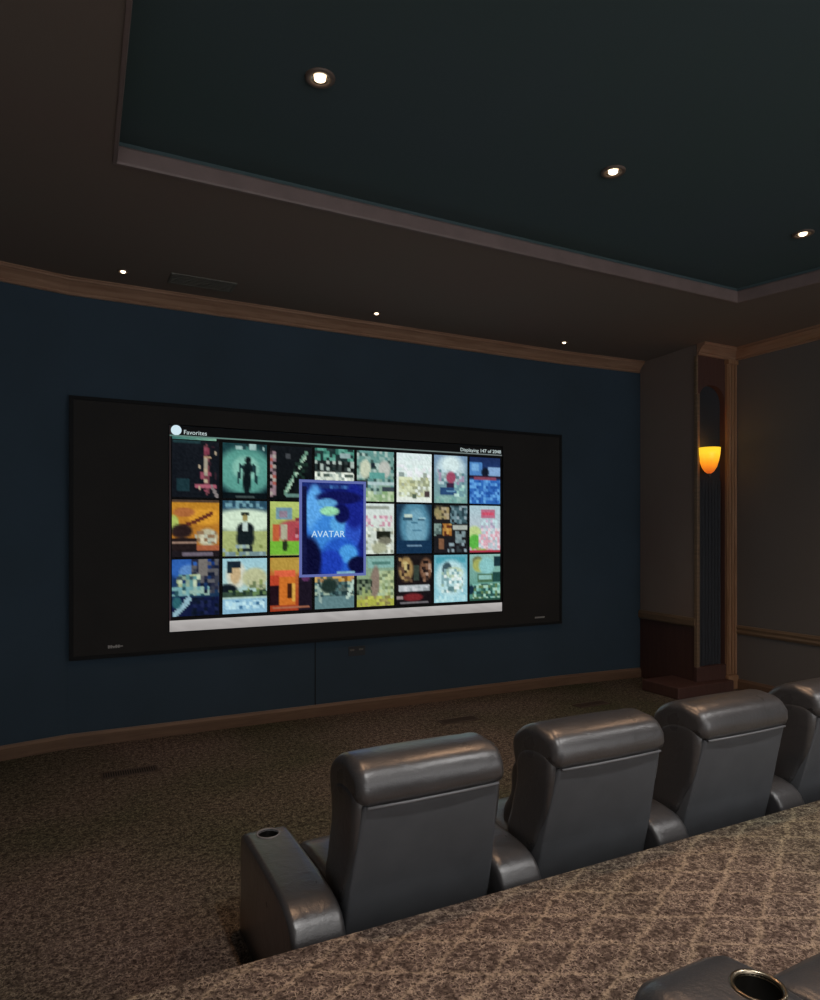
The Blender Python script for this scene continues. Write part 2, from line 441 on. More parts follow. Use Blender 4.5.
for i in range(8):
    lathe(bm, [(0.021, 0.27), (0.021, 2.26)], 5.99+i*0.05, YC+0.058, 12)
struct('trim_9', bm, M['niche'], 'dark fluted panel in the lower niche', smooth=True)
bm = bmesh.new(); box(bm, 5.925, 5.962, YC-0.018, YC+0.03, 0.25, 3.16, 0.006); box(bm, 5.925, 5.945, YC-0.01, YC+0.03, 3.16, ZS-0.12, 0.004)
struct('trim_10', bm, M['rail'], 'slim wooden edge trim on the left side of the niche')
bm = bmesh.new()
box(bm, 6.370, XR, YC-0.03, YC+0.06, 0, ZS-0.12)
for x in (6.382, 6.428, 6.474): box(bm, x, x+0.034, YC-0.045, YC-0.028, 0.16, ZS-0.16, 0.008)
box(bm, 6.360, XR, YC-0.055, YC+0.02, 0, 0.15, 0.008); box(bm, 6.360, XR, YC-0.055, YC+0.02, ZS-0.17, ZS-0.12, 0.008)
struct('trim_11', bm, M['post'], 'warm brown wooden post between the niche and the right wall')
bm = bmesh.new(); box(bm, 5.925, 6.37, YC-0.012, YC+0.03, 0, 0.255); box(bm, 5.92, 6.37, YC-0.02, YC+0.03, 0.25, 0.275, 0.005)
struct('trim_13', bm, M['mahogany'], 'dark red-brown sill block under the niche')
bm = bmesh.new(); box(bm, 5.53, 6.36, 4.93, 5.42, 0.0, 0.12, 0.01)
struct('trim_12', bm, M['mahogany'], 'low dark red-brown plinth at the foot of the niche column')

# sconce
sc = thing('wall_sconce', 'glowing amber half-bowl wall sconce mounted in the arched niche', 'sconce', (6.045, YC-0.065, 2.30))
k = N('amber_glass')
tc = k.add('ShaderNodeTexCoord'); sp = k.add('ShaderNodeSeparateXYZ'); k.link(tc.outputs['Generated'], sp.inputs[0])
nz = k.add('ShaderNodeTexNoise', Scale=5.0, Detail=3.0); k.link(tc.outputs['Generated'], nz.inputs['Vector'])
f = k.math('ADD', sp.outputs['Z'], k.math('MULTIPLY', nz.outputs['Fac'], 0.15))
r = k.ramp(f, [(0.12, (0.55, 0.09, 0.01, 1)), (0.50, (1.0, 0.33, 0.015, 1)), (0.85, (1.0, 0.62, 0.03, 1))])
k.link(r.outputs[0], k.b.inputs['Base Color']); k.link(r.outputs[0], k.b.inputs['Emission Color'])
k.b.inputs['Emission Strength'].default_value = 1.05; k.b.inputs['Roughness'].default_value = 0.3
M['amber'] = k.m
bm = bmesh.new()
prof = [(0.012, 0.012), (0.045, 0.035), (0.075, 0.085), (0.095, 0.15), (0.107, 0.215), (0.112, 0.285), (0.106, 0.285), (0.10, 0.215), (0.088, 0.15), (0.068, 0.09), (0.04, 0.045), (0.0, 0.03)]
lathe(bm, prof, 0, 0, 32)
mk('shade', bm, M['amber'], sc, True)
bm = bmesh.new(); lathe(bm, [(0.0, -0.03), (0.012, -0.022), (0.016, -0.008), (0.01, 0.004), (0.02, 0.014), (0.0, 0.02)], 0, 0, 20)
mk('finial', bm, M['grille'], sc, True)
bm = bmesh.new(); box(bm, -0.05, 0.05, 0.05, 0.058, 0.05, 0.25, 0.003); box(bm, -0.012, 0.012, 0.045, 0.055, 0.12, 0.15)
mk('wall_bracket', bm, M['grille'], sc)

# ------------------------------------------------------------------ screen wall
def on_wall(px, py, Y):
    u = (px-410)/FPX; v = (532-py)/FPX
    dx, dy = (math.sin(YAW)+math.cos(YAW)*u), (math.cos(YAW)-math.sin(YAW)*u)
    t = Y/dy
    return dx*t, H+v*t
YF = 5.995
PX0, PZT = on_wall(69, 395, YF-0.06); PX1, PZB = on_wall(562, 623.5, YF-0.06)
panel = thing('screen_surround', 'wide black cloth surround panel around the lit projection screen', 'panel', ((PX0+PX1)/2, YF, PZB))
cx0 = (PX0+PX1)/2; pw = (PX1-PX0)/2; ph = PZT-PZB
SX0, SX1 = on_wall(170, 500, YF-0.065)[0], on_wall(503, 500, YF-0.065)[0]
SZ1, SZ0 = H+0.885, H-0.83
a0, a1, b0, b1 = SX0-cx0-0.01, SX1-cx0+0.01, SZ0-PZB-0.01, SZ1-PZB+0.01
bm = bmesh.new()
for (xa, xb, za, zb) in ((-pw, a0, 0, ph), (a1, pw, 0, ph), (a0, a1, 0, b0), (a0, a1, b1, ph)):
    box(bm, xa, xb, -0.055, 0.004, za, zb)
mk('cloth_panel', bm, M['black'], panel)
bm = bmesh.new()
fw = 0.03
for (xa, xb, za, zb) in ((-pw, pw, 0, fw), (-pw, pw, ph-fw, ph), (-pw, -pw+fw, fw, ph-fw), (pw-fw, pw, fw, ph-fw)): box(bm, xa, xb, -0.066, -0.05, za, zb, 0.004)
mk('frame', bm, M['gap'], panel)
for px, py, nm in ((115.5, 646.5, 0), (540, 617, 1)):
    bx, bz = on_wall(px, py, YF-0.06)
    bm = bmesh.new(); w = 0.11 if nm == 0 else 0.13
    x = bx-cx0-w/2; z = bz-PZB
    for i in range(5 if nm == 0 else 6):
        box(bm, x+i*w/6, x+i*w/6+w/9, -0.062, -0.054, z-0.012, z+(0.012 if (nm == 0 and i != 2) else -0.001))
    box(bm, x, x+w, -0.060, -0.054, z-0.004, z+0.004)
    mk('badge', bm, M['badge'], panel)['label'] = 'small silver speaker badge'

# --- screen picture (painted colours live in a colour attribute; the screen gives off its own light)
k = N('screen_picture')
at = k.add('ShaderNodeVertexColor'); at.layer_name = 'picture'
k.b.inputs['Base Color'].default_value = (0.004, 0.004, 0.005, 1); k.b.inputs['Roughness'].default_value = 0.9
k.b.inputs['Specular IOR Level'].default_value = 0.0
k.link(at.outputs['Color'], k.b.inputs['Emission Color']); k.b.inputs['Emission Strength'].default_value = 1.0
M['picture'] = k.m

def hexc(s): return tuple(int(s[i:i+2], 16) for i in (0, 2, 4))
def lerp(a, b, t): return tuple(x+(y-x)*t for x, y in zip(a, b))
def paint(spec, nx, ny, seed, grain=12):
    """spec: list of marks in a 0..1 picture, y down; returns a sampler of sRGB colours"""
    rnd = random.Random(seed)
    noise = [[rnd.uniform(-1, 1) for _ in range(nx+1)] for _ in range(ny+1)]
    def at(i, j):
        u, v = i/nx, j/ny; c = (0, 0, 0)
        for s in spec:
            kd = s[0]
            if kd == 'g': c = lerp(hexc(s[1]), hexc(s[2]), v)
            elif kd == 'gh': c = lerp(hexc(s[1]), hexc(s[2]), u)
            elif kd == 'r':
                if s[1] <= u <= s[3] and s[2] <= v <= s[4]: c = hexc(s[5])
            elif kd == 'e':
                d = ((u-s[1])/s[3])**2+((v-s[2])/s[4])**2
                if d < 1.35: c = lerp(c, hexc(s[5]), min(1, (1.35-d)/0.6))
            elif kd == 'l':   # line x0 y0 x1 y1 width col
                x0, y0, x1, y1, w = s[1:6]; L = (x1-x0)**2+(y1-y0)**2
                t = max(0, min(1, ((u-x0)*(x1-x0)+(v-y0)*(y1-y0))/L)); d = math.hypot(u-x0-t*(x1-x0), v-y0-t*(y1-y0))
                if d < w: c = hexc(s[6])
            elif kd == 'n':   # random mosaic: x0 y0 x1 y1 [cols] density
                if s[1] <= u <= s[3] and s[2] <= v <= s[4]:
                    h = random.Random(seed*977+(i//2)*31+(j//2)*7919)
                    if h.random() < s[6]: c = hexc(h.choice(s[5]))
        g = noise[j][i]*grain
        return tuple(max(0, min(255, x+g*(0.35+x/255))) for x in c)
    return at
def picture_obj(name, x0, x1, z0, z1, y, spec, nx, ny, parent, seed, grain=10, th=0.004, label=None):
    bm = bmesh.new(); lay = bm.verts.layers.float_color.new('picture')
    at = paint(spec, nx, ny, seed, grain); vs = []
    for j in range(ny+1):
        row = []
        for i in range(nx+1):
            v = bm.verts.new((x0+(x1-x0)*i/nx, y, z1+(z0-z1)*j/ny)); c = at(i, j)
            v[lay] = (lin(c[0]), lin(c[1]), lin(c[2]), 1.0); row.append(v)
        vs.append(row)
    for j in range(ny):
        for i in range(nx): bm.faces.new((vs[j][i], vs[j+1][i], vs[j+1][i+1], vs[j][i+1]))
    # thin edge back towards the screen
    rim = [vs[0][i] for i in range(nx+1)]+[vs[j][nx] for j in range(1, ny+1)]+[vs[ny][i] for i in range(nx-1, -1, -1)]+[vs[j][0] for j in range(ny-1, 0, -1)]
    back = []
    for v in rim:
        b = bm.verts.new((v.co.x, y+th, v.co.z)); b[lay] = (0, 0, 0, 1); back.append(b)
    m = len(rim)
    for i in range(m): bm.faces.new((rim[i], rim[(i+1) % m], back[(i+1) % m], back[i]))
    me = bpy.data.meshes.new(name); bm.to_mesh(me); bm.free(); me.materials.append(M['picture'])
    o = bpy.data.objects.new(name, me); C.objects.link(o); o.parent = parent
    if label: o['label'] = label
    return o

screen = thing('projection_screen', 'lit projection screen showing a menu grid of film posters', 'screen', ((SX0+SX1)/2, YF-0.03, SZ0))
scx = (SX0+SX1)/2; SW = SX1-SX0; SH = SZ1-SZ0
bm = bmesh.new(); box(bm, -SW/2, SW/2, -0.012, 0.028, 0, SH)
mk('screen_surface', bm, plain('screen_dark', (0.004, 0.005, 0.007, 1), 0.8), screen)
# grey status bar and thin lines of the menu
picture_obj('menu_bar', -SW/2+0.0, SW/2-0.0, 0.0, 0.092, -0.0165, [('g', 'b4b0ae', '9c9896')], 40, 3, screen, 5, 6)
picture_obj('menu_line', -SW/2+0.0, SW/2, SH-0.088, SH-0.076, -0.0165, [('gh', '5c7c74', '6c7474')], 40, 1, screen, 6, 4)
picture_obj('menu_tab', -SW/2+0.02, -SW/2+0.38, SH-0.108, SH-0.088, -0.0165, [('gh', '3c706c', '78a890')], 14, 2, screen, 8, 16)
picture_obj('side_line', -SW/2-0.001, -SW/2+0.007, 0.0, SH-0.0, -0.0162, [('g', '302828', '3c2c30')], 1, 12, screen, 9, 4)
# header icon
bm = bmesh.new(); r_ = 0.042
bmesh.ops.create_circle(bm, cap_ends=True, segments=24, radius=r_)
bmesh.ops.rotate(bm, verts=bm.verts, matrix=Matrix.Rotation(PI/2, 3, 'X'))
bmesh.ops.translate(bm, verts=bm.verts, vec=(-SW/2+0.052, -0.0165, SH-0.036))
fc = bm.faces[:]; ex = bmesh.ops.extrude_face_region(bm, geom=fc); bmesh.ops.translate(bm, verts=[g for g in ex['geom'] if isinstance(g, bmesh.types.BMVert)], vec=(0, 0.004, 0))
mk('menu_icon', bm, emit('icon_white', L3(205, 228, 238), 1.0), screen)
def text_obj(name, s, x, z, size, y, mat, parent, align='LEFT', sx=1.0):
    cu = bpy.data.curves.new(name, 'FONT'); cu.body = s; cu.size = size; cu.extrude = 0.001; cu.align_x = align; cu.resolution_u = 3
    to = bpy.data.objects.new(name, cu); C.objects.link(to); bpy.context.view_layer.update()
    me = bpy.data.meshes.new_from_object(to.evaluated_get(bpy.context.evaluated_depsgraph_get()))
    bpy.data.objects.remove(to)
    me.transform(Matrix.Translation((x, y, z)) @ Matrix.Rotation(PI/2, 4, 'X') @ Matrix.Diagonal((sx, 1, 1, 1)))
    me.materials.clear(); me.materials.append(mat)
    o = bpy.data.objects.new(name, me); C.objects.link(o); o.parent = parent; return o
M['txt'] = emit('screen_text', L3(190, 205, 205), 1.0)
text_obj('heading_text', 'Favorites', -SW/2+0.11, SH-0.066, 0.052, -0.017, M['txt'], screen)
text_obj('counter_text', 'Displaying 147 of 2048', SW/2-0.012, SH-0.064, 0.050, -0.017, M['txt'], screen, 'RIGHT', 1.08)

G = ['1c2226', '2a3438']
rows = [(0.285, 0.775), (-0.215, 0.277), (-0.712, -0.224)]  # relative to eye height
SPEC = {
 (0, 0): [('g', '14181e', '10141a'), ('r', .02, .0, .6, .06, '20383c'), ('l', .72, .1, .74, .9, .045, '6a3c44'), ('l', .66, .28, .80, .28, .03, 'a88c70'), ('r', .66, .12, .8, .24, '783848'), ('r', .68, .3, .76, .6, 'a09888'), ('r', .5, .76, .94, .83, 'a05868'), ('l', .84, .8, .96, .98, .03, '807878'), ('r', .08, .66, .38, .9, '1a3238'), ('n', .55, .08, .95, .9, ['8c4858', '181420', 'b0a088', '302028'], .35)],
 (0, 1): [('g', '1a3c40', '10242a'), ('e', .5, .5, .62, .42, '58988c'), ('e', .52, .45, .3, .22, '80b8a8'), ('e', .57, .30, .07, .06, '0c1418'), ('e', .56, .45, .12, .10, '101c20'), ('e', .54, .68, .09, .25, '0c161a'), ('l', .40, .4, .34, .7, .03, '1a3438'), ('l', .70, .4, .76, .7, .03, '1a3438'), ('r', 0, .9, 1, 1, '0a1216'), ('n', .25, .0, .95, .12, ['98b8b4', '203c40', '182c30'], .7), ('r', .28, .94, .72, .98, '404c4c')],
 (0, 2): [('g', '12161a', '0c1012'), ('n', .0, .05, .12, .95, ['907880', '403438', 'a8a098', 'a05850', '201c20'], .9), ('l', .36, .88, .86, .12, .04, '68907c'), ('l', .40, .84, .84, .2, .018, 'a8c8b0'), ('r', .36, .9, .95, .96, '60847c'), ('r', .38, .14, .48, .22, '404448'), ('n', .55, .3, 1, .9, ['101818', '1c3028', '0c1012'], .6)],
 (0, 3): [('g', '283838', '202828'), ('n', 0, .0, 1, .25, ['30685c', '488878', '1c3030', '60a090'], .9), ('n', 0, .25, 1, .5, ['182020', '303838', 'a8b8b0', '101414'], .8), ('n', 0, .45, 1, .8, ['d8e0d0', '90a098', 'c0ccc0', '485850', 'e8f0e4'], .95), ('r', .62, .08, .9, .16, '90a8a8')],
 (0, 4): [('g', '60908c', '90a890'), ('n', 0, 0, 1, 1, ['5c8c88', '88a8a0', '385450', 'a8c0b8'], .6), ('e', .22, .36, .14, .18, 'c4ccb4'), ('e', .74, .35, .16, .17, 'b8bcb4'), ('r', .36, .24, .48, .32, '202c34'), ('r', .34, .42, .75, .56, '5c9c94'), ('r', 0, .58, .3, .74, '303c3c'), ('r', .3, .62, 1, .68, 'b0c8c8'), ('r', .66, .7, 1, .82, '38444c'), ('r', .3, .86, 1, 1, '90ac84'), ('n', .1, .8, 1, 1, ['88a878', 'b0c4a0', 'c4d4b8'], .5)],
 (0, 5): [('g', 'd8e8e8', 'e0e8dc'), ('n', .0, .25, 1, .5, ['e0eeec', 'd0e4e0', 'e4e8ec'], .6), ('r', .05, .38, .20, .55, '8c9c98'), ('r', .76, .40, .88, .60, '98a498'), ('n', .04, .50, .96, .9, ['b8bc90', 'd4dcb8', '98a080', 'c4ccac', 'dce8d8', 'a4ac98'], .92), ('r', .78, .78, .94, .9, '483c3c'), ('r', .46, .82, .56, .92, '506050'), ('r', .0, .94, 1, 1, 'dce4e0'), ('n', .05, .02, .95, .14, ['c8dcd8', 'd8e4e8'], .5)],
 (0, 6): [('g', '7894b0', '709894'), ('e', .5, .28, .42, .3, 'b8d0d8'), ('e', .5, .2, .25, .16, 'd0e4e4'), ('n', .1, .3, .9, .6, ['90a8a8', 'b0c8cc', '60848c', 'a090a8'], .7), ('e', .5, .46, .14, .12, '984860'), ('r', .38, .58, .6, .66, '34243c'), ('r', .18, .66, .7, .84, '284870'), ('r', .38, .72, .62, .78, '6494b4'), ('n', .6, .62, .95, .85, ['90c0b8', '7098a0', 'b8dcd4'], .8), ('n', .05, .86, .95, .98, ['70a098', '88b0a8'], .8)],
 (0, 7): [('g', '1c2c54', '2858a0'), ('r', .0, .12, .42, .38, '4c80bc'), ('r', .06, .14, .3, .3, '70a4d4'), ('r', .6, .2, 1, .38, '80a4cc'), ('e', .5, .32, .12, .10, '101828'), ('r', 0, .40, 1, .46, '281c30'), ('r', .14, .43, .86, .47, '804458'), ('r', 0, .5, 1, 1, '2c64b0'), ('n', 0, .5, 1, .98, ['3468b4', '4c88cc', '2454a0', '60a0dc'], .85)],
 (1, 0): [('g', 'bc8428', '9c6028'), ('r', 0, 0, 1, .05, '48382c'), ('e', .7, .3, .35, .14, 'd09430'), ('e', .25, .22, .22, .08, 'a46438'), ('l', .15, .5, .85, .24, .035, '5c2c20'), ('e', .02, .42, .12, .15, 'a4b860'), ('e', .2, .55, .22, .12, '281c1c'), ('e', .75, .66, .22, .15, 'b0ac90'), ('n', .5, .55, .95, .76, ['c8c4a8', '90a090', 'b0b4a0', '886c50'], .8), ('r', .5, .8, 1, .88, 'a05c3c'), ('r', 0, .68, .5, .88, '201818'), ('r', .0, .72, .5, .75, '987c6c'), ('r', 0, .88, 1, 1, '1c181c'), ('r', .2, .93, .85, .97, '68606c')],
 (1, 1): [('g', '304c60', 'a4b078'), ('r', 0, 0, 1, .15, '28485c'), ('n', .05, .0, .95, .13, ['486c80', '6c98a4', '284858'], .8), ('e', .5, .36, .75, .2, 'cce0c8'), ('r', 0, .55, 1, .92, 'a0ac70'), ('e', .5, .24, .09, .045, '1c2420'), ('e', .5, .31, .06, .06, '988c58'), ('e', .51, .52, .19, .13, '0f171b'), ('e', .51, .68, .20, .18, '141d20'), ('r', .46, .38, .54, .54, 'b8ccc4'), ('r', .34, .84, .66, .92, '1c2628'), ('r', 0, .92, 1, 1, '70888c'), ('n', .0, .8, 1, 1, ['808c50', 'a0b4a0', '8ca4a8'], .3)],
 (1, 2): [('g', 'a8bc68', '90a058'), ('r', .0, .02, .95, .14, 'b0c06c'), ('r', .12, .12, .5, .34, '6c90a0'), ('r', .22, .16, .42, .3, '8c7c8c'), ('e', .55, .55, .4, .2, 'a84850'), ('l', .55, .75, .9, .25, .07, 'a83c48'), ('r', .05, .42, .2, .72, 'b85c38'), ('r', .24, .42, .4, .7, 'a8a890'), ('r', .0, .74, 1, .98, '70b038'), ('e', .35, .82, .07, .1, '24301c'), ('n', .6, .3, 1, .7, ['a84454', 'c08890', '80343c'], .5)],
 (1, 4): [('g', 'd0dcd8', 'c8d0c4'), ('r', .1, .04, .85, .1, '90988c'), ('n', .1, .25, .95, .45, ['d8b4c0', 'c090a0', 'd0d4d0'], .6), ('n', .1, .5, 1, 1, ['c0ccc0', 'e0e8dc', '909888', 'd8dcc8'], .7), ('r', .52, .56, .9, .7, '1c2018'), ('e', .75, .74, .18, .08, '707060'), ('e', .6, .88, .2, .1, 'a4a88c')],
 (1, 5): [('g', '1c3448', '142c44'), ('e', .52, .42, .42, .50, '50849c'), ('e', .55, .5, .28, .40, '70a0b4'), ('r', .22, .20, .45, .30, 'bcd0c4'), ('r', .18, .28, .46, .34, '2c5064'), ('r', .62, .26, .82, .31, '98c0cc'), ('r', .6, .31, .8, .34, '284c60'), ('r', .42, .36, .58, .4, '3c6c84'), ('r', .44, .52, .7, .55, '4c7c94'), ('r', .0, .74, 1, 1, '14304c'), ('r', .28, .82, .72, .86, '6888a0')],
 (1, 6): [('g', '1c1c1c', '1c1c20'), ('e', .2, .16, .22, .12, '8c845c'), ('n', .05, .02, .45, .3, ['9c8c64', '504838', 'a89c80'], .6), ('n', .48, .02, 1, .38, ['405c64', '90a4ac', '283c44', '6c8890'], .9), ('n', .0, .38, .2, .64, ['809890', '586c68'], .9), ('r', .24, .38, .52, .64, 'a46c30'), ('n', .24, .38, .52, .64, ['b08040', '5c3020', 'c49850'], .7), ('r', .56, .42, 1, .52, 'a8b0a8'), ('r', .12, .7, .3, .92, '7c5840'), ('n', .64, .54, .96, .8, ['607478', '7c9094'], .9), ('n', .4, .8, 1, .98, ['8ca0a8', '30383c', '1c1c20'], .8)],
 (1, 7): [('g', 'a8c4cc', 'b8b4bc'), ('r', .36, .08, .84, .28, 'b46880'), ('r', .4, .14, .8, .2, 'c85068'), ('n', .35, .3, .9, .5, ['c8b8cc', 'a8a0b8', 'c0dce0'], .6), ('e', .15, .6, .22, .16, 'b8cc88'), ('e', .16, .78, .2, .16, '58ac44'), ('n', .3, .5, 1, .95, ['e0c8d0', 'ccd8dc', 'b4c4cc', 'd4a4b0'], .8), ('r', 0, .96, 1, 1, 'a83848'), ('n', 0, .88, .6, .96, ['c4a8a0', '98b060'], .5)],
 (2, 0): [('g', '183878', '1c3038'), ('e', .3, .14, .4, .2, '2c5ca8'), ('e', .35, .22, .2, .12, '5884bc'), ('n', .4, .0, 1, .6, ['141c30', '383c48', '58585c', '24283c'], .9), ('r', .56, .0, .76, .3, '706c68'), ('n', .1, .28, .6, .62, ['a0b088', '5c8c8c', 'b8c8ac', '384c54', '88a08c'], .85), ('n', .0, .5, .8, .63, ['285058', '70a0a4', '90b0a4'], .8), ('r', 0, .63, .98, .655, 'a4c8d4'), ('r', 0, .66, 1, 1, '10183a'), ('l', .06, .98, .36, .70, .05, '8cb0bc'), ('e', .1, .76, .1, .1, '2c6068'), ('n', .4, .66, 1, 1, ['101830', '1c2448', '0c1424'], .6)],
 (2, 1): [('g', '98c4d0', 'b0c8b8'), ('e', .3, .3, .22, .24, 'ccd0c0'), ('e', .28, .28, .12, .18, 'c0a880'), ('r', .1, .05, .42, .16, '182430'), ('r', .08, .1, .20, .28, '1c2c34'), ('e', .72, .36, .28, .18, 'b4b890'), ('n', .55, .4, 1, .6, ['a0a888', '88985c', '6c7c58'], .6), ('e', .1, .58, .22, .12, '101820'), ('r', .0, .60, 1, .70, '34483c'), ('n', .1, .58, 1, .70, ['384c34', '607c50', '1c3028'], .7), ('r', 0, .73, 1, 1, '88b4cc'), ('n', .05, .78, .95, .92, ['3c6c90', 'a4ccdc', 'b8dce4'], .6)],
 (2, 2): [('g', 'b87434', '983820'), ('e', .4, .12, .45, .2, 'b09040'), ('r', .0, .45, .2, .9, '201018'), ('r', .1, .25, .6, .35, 'd46040'), ('r', .22, .36, .6, .88, 'c46c28'), ('r', .4, .5, .5, .78, '3c1c10'), ('r', .52, .48, .58, .82, 'd0a048'), ('r', .66, .36, 1, 1, '1a1420'), ('r', .0, .34, .2, .5, 'b04028'), ('r', .06, .92, .95, .96, 'a06850'), ('e', .85, .40, .1, .05, '583058')],
 (2, 3): [('g', '605840', '406068'), ('n', 0, .3, 1, .5, ['b88c38', 'c0a060', '785024', 'b0885c'], .8), ('n', 0, .5, 1, .8, ['203438', '30484c', '507070', 'a0b4a0'], .85), ('e', .35, .56, .2, .14, '20302c'), ('r', 0, .78, 1, 1, '5c7c80'), ('l', .98, .5, .84, .8, .04, 'b0c8bc'), ('l', .08, .55, .14, .85, .03, '90a8a0')],
 (2, 4): [('g', '789c94', '98a058'), ('r', .3, .06, 1, .22, '80aca4'), ('r', .4, .1, .9, .18, '507c74'), ('e', .5, .56, .16, .3, '807464'), ('n', .0, .45, .4, .78, ['202c24', '485844', '708068'], .85), ('n', .5, .3, 1, .85, ['a0b088', 'a8bc98', '6c7c5c', 'b4c090'], .85), ('r', 0, .85, 1, 1, 'a4a848'), ('n', .1, .8, .9, 1, ['b8bc58', '847c4c', '9c9458'], .5), ('e', .5, .5, .1, .3, '847468')],
 (2, 5): [('g', '1c1818', '141014'), ('e', .26, .28, .20, .24, '9c8050'), ('e', .24, .24, .10, .12, 'c0b078'), ('n', .05, .05, .45, .55, ['302420', 'a08458', '604838'], .3), ('e', .84, .28, .18, .22, '70503c'), ('n', .7, .1, 1, .55, ['80604c', '302420', '181414', 'a89080'], .5), ('r', .5, .2, .62, .5, '344038'), ('r', .04, .62, .94, .73, 'b0b8bc'), ('n', .04, .63, .94, .72, ['c8ccd0', '949ca0'], .4), ('e', .46, .86, .28, .08, '702428'), ('r', .0, .84, .16, .88, '908484'), ('r', .1, .94, .9, .97, '706c70')],
 (2, 6): [('g', '60a4b4', '98c8d4'), ('r', .05, .05, .95, .16, '4c9cac'), ('e', .5, .5, .45, .38, 'b4d8dc'), ('e', .38, .3, .14, .14, '3c545c'), ('e', .6, .38, .26, .12, 'b8ccb0'), ('n', .2, .3, .85, .8, ['c8e0dc', '80a4a8', 'e0ece8', '98b4a4'], .6), ('e', .5, .72, .1, .06, '587c80'), ('n', .05, .85, .95, .98, ['a8d4dc', 'b8e0e4'], .6)],
 (2, 7): [('g', '8cb8b0', '4c8474'), ('e', .25, .14, .16, .1, '6c7450'), ('e', .3, .24, .2, .14, 'a0a85c'), ('e', .55, .25, .25, .18, '88c0c0'), ('r', .78, .05, 1, .26, '183038'), ('r', .24, .42, .76, .62, '486c50'), ('r', .3, .45, .7, .55, '88b8b0'), ('r', .76, .4, 1, .62, '204440'), ('n', .1, .64, 1, .95, ['78b4a8', '3c6c5c', 'a0c8b4', '5c7850', '28504c'], .9), ('e', .04, .76, .1, .1, '142c3c'), ('r', 0, .96, 1, 1, '284c40')],
}
cw = SW/8
for (rw, cl), spec in sorted(SPEC.items()):
    x0 = -SW/2+cl*cw+0.018; x1 = -SW/2+(cl+1)*cw-0.012
    z0, z1 = rows[rw][0]+H-SZ0, rows[rw][1]+H-SZ0
    if rw == 0: z1 -= 0.0
    if cl == 7: x1 -= 0.012
    picture_obj('film_poster', x0, x1, z0+0.006, z1-0.006, -0.017, spec, 26, 32, screen, rw*10+cl+1)
# the selected poster, larger and in front: deep blue abstract with its title
ax0, az1 = on_wall(299.5, 481, YF-0.06); ax1 = on_wall(366, 481, YF-0.06)[0]; az1 = H+0.475; az0 = H-0.41
blue = [('gh', '101c60', '141c70'), ('r', 0, 0, 1, .07, '1c2c70'), ('n', .15, .02, .75, .07, ['3c68a8', '284888', '20306c'], .8),
        ('e', .22, .42, .26, .34, '3474cc'), ('e', .2, .3, .13, .26, '5ca4e4'), ('e', .5, .55, .34, .2, '3c84d4'), ('e', .6, .45, .15, .10, '54a0dc'),
        ('e', .82, .52, .13, .20, '2c50bc'), ('e', .85, .25, .17, .25, '182484'), ('e', .6, .16, .36, .07, '101450'), ('e', .64, .34, .12, .10, '0c1048'),
        ('e', .40, .22, .16, .045, '5ca0d0'), ('e', .44, .31, .15, .05, '94d4a8'), ('e', .62, .80, .3, .2, '2458c0'), ('e', .74, .78, .15, .10, '4898dc'), ('e', .45, .88, .2, .14, '1c3cac'),
        ('e', .08, .85, .22, .26, '0a0c30'), ('r', 0, .05, .07, 1, '10143c'), ('e', .9, .9, .16, .09, '0a0c34'), ('r', .55, .975, .85, 1, '78a8c0')]
fp = picture_obj('film_poster', ax0-scx+0.022, ax1-scx-0.022, az0-SZ0+0.022, az1-SZ0-0.022, -0.0265, blue, 44, 56, screen, 99, 14, 0.008, 'larger deep blue poster selected in the middle of the grid')
xa, xb, za, zb = ax0-scx, ax1-scx, az0-SZ0, az1-SZ0
bm = bmesh.new()
for q in ((xa, xb, za, za+0.024), (xa, xb, zb-0.024, zb), (xa, xa+0.024, za+0.024, zb-0.024), (xb-0.024, xb, za+0.024, zb-0.024)): box(bm, q[0], q[1], -0.029, -0.018, q[2], q[3])
mk('selection_border', bm, emit('border_blue', L3(92, 104, 168), 1.0), fp)
text_obj('title_text', 'AVATAR', (xa+xb)/2-0.05, za+(zb-za)*0.41, 0.085, -0.0285, emit('title_white', L3(190, 220, 240), 1.0), fp, 'CENTER')

# wall outlet below the screen
ox, oz = on_wall(357, 651, YF)
ot = thing('wall_outlet', 'small dark outlet plate on the navy wall below the screen', 'outlet', (ox, 6.0, oz))
bm = bmesh.new(); box(bm, -0.085, 0.085, -0.006, 0.002, -0.045, 0.045, 0.002); mk('cover_plate', bm, M['plate'], ot)
for dx, dz in ((-0.05, 0.012), (0.04, 0.014)):
    bm = bmesh.new(); box(bm, dx-0.022, dx+0.022, -0.010, -0.005, dz-0.008, dz+0.008, 0.002); mk('socket', bm, M['vent'], ot)

# ------------------------------------------------------------------ downlights and vents
def downlight(label, x, y, z, rad, group):
    t = thing('recessed_downlight', label, 'downlight', (x, y, z), 0, group)
    bm = bmesh.new(); lathe(bm, [(rad, 0.0), (rad, -0.006), (rad*0.9, -0.012), (rad*0.62, -0.008), (rad*0.58, 0.0)], 0, 0, 36); mk('trim_ring', bm, M['trimring'], t, True)
    bm = bmesh.new(); lathe(bm, [(rad*0.60, -0.006), (rad*0.46, -0.0035), (rad*0.40, -0.001), (0.001, -0.001)], 0, 0, 28); mk('reflector', bm, M['reflector'], t, True)
    bm = bmesh.new(); lathe(bm, [(rad*0.36, -0.0015), (rad*0.36, -0.009), (rad*0.26, -0.013), (0.001, -0.014)], 0, 0, 24); mk('bulb', bm, M['bulb'], t, True)
    return t
LS = []
def lamp(x, y, z, power, ang, blend=1.0, col=(1.0, 0.78, 0.58), size=0.04):
    d = bpy.data.lights.new('downlight_beam', 'SPOT'); d.energy = power; d.spot_size = math.radians(ang); d.spot_blend = blend
    d.color = col; d.shadow_soft_size = size
    o = bpy.data.objects.new('downlight_beam', d); C.objects.link(o); o.location = (x, y, z); LS.append(o); return o
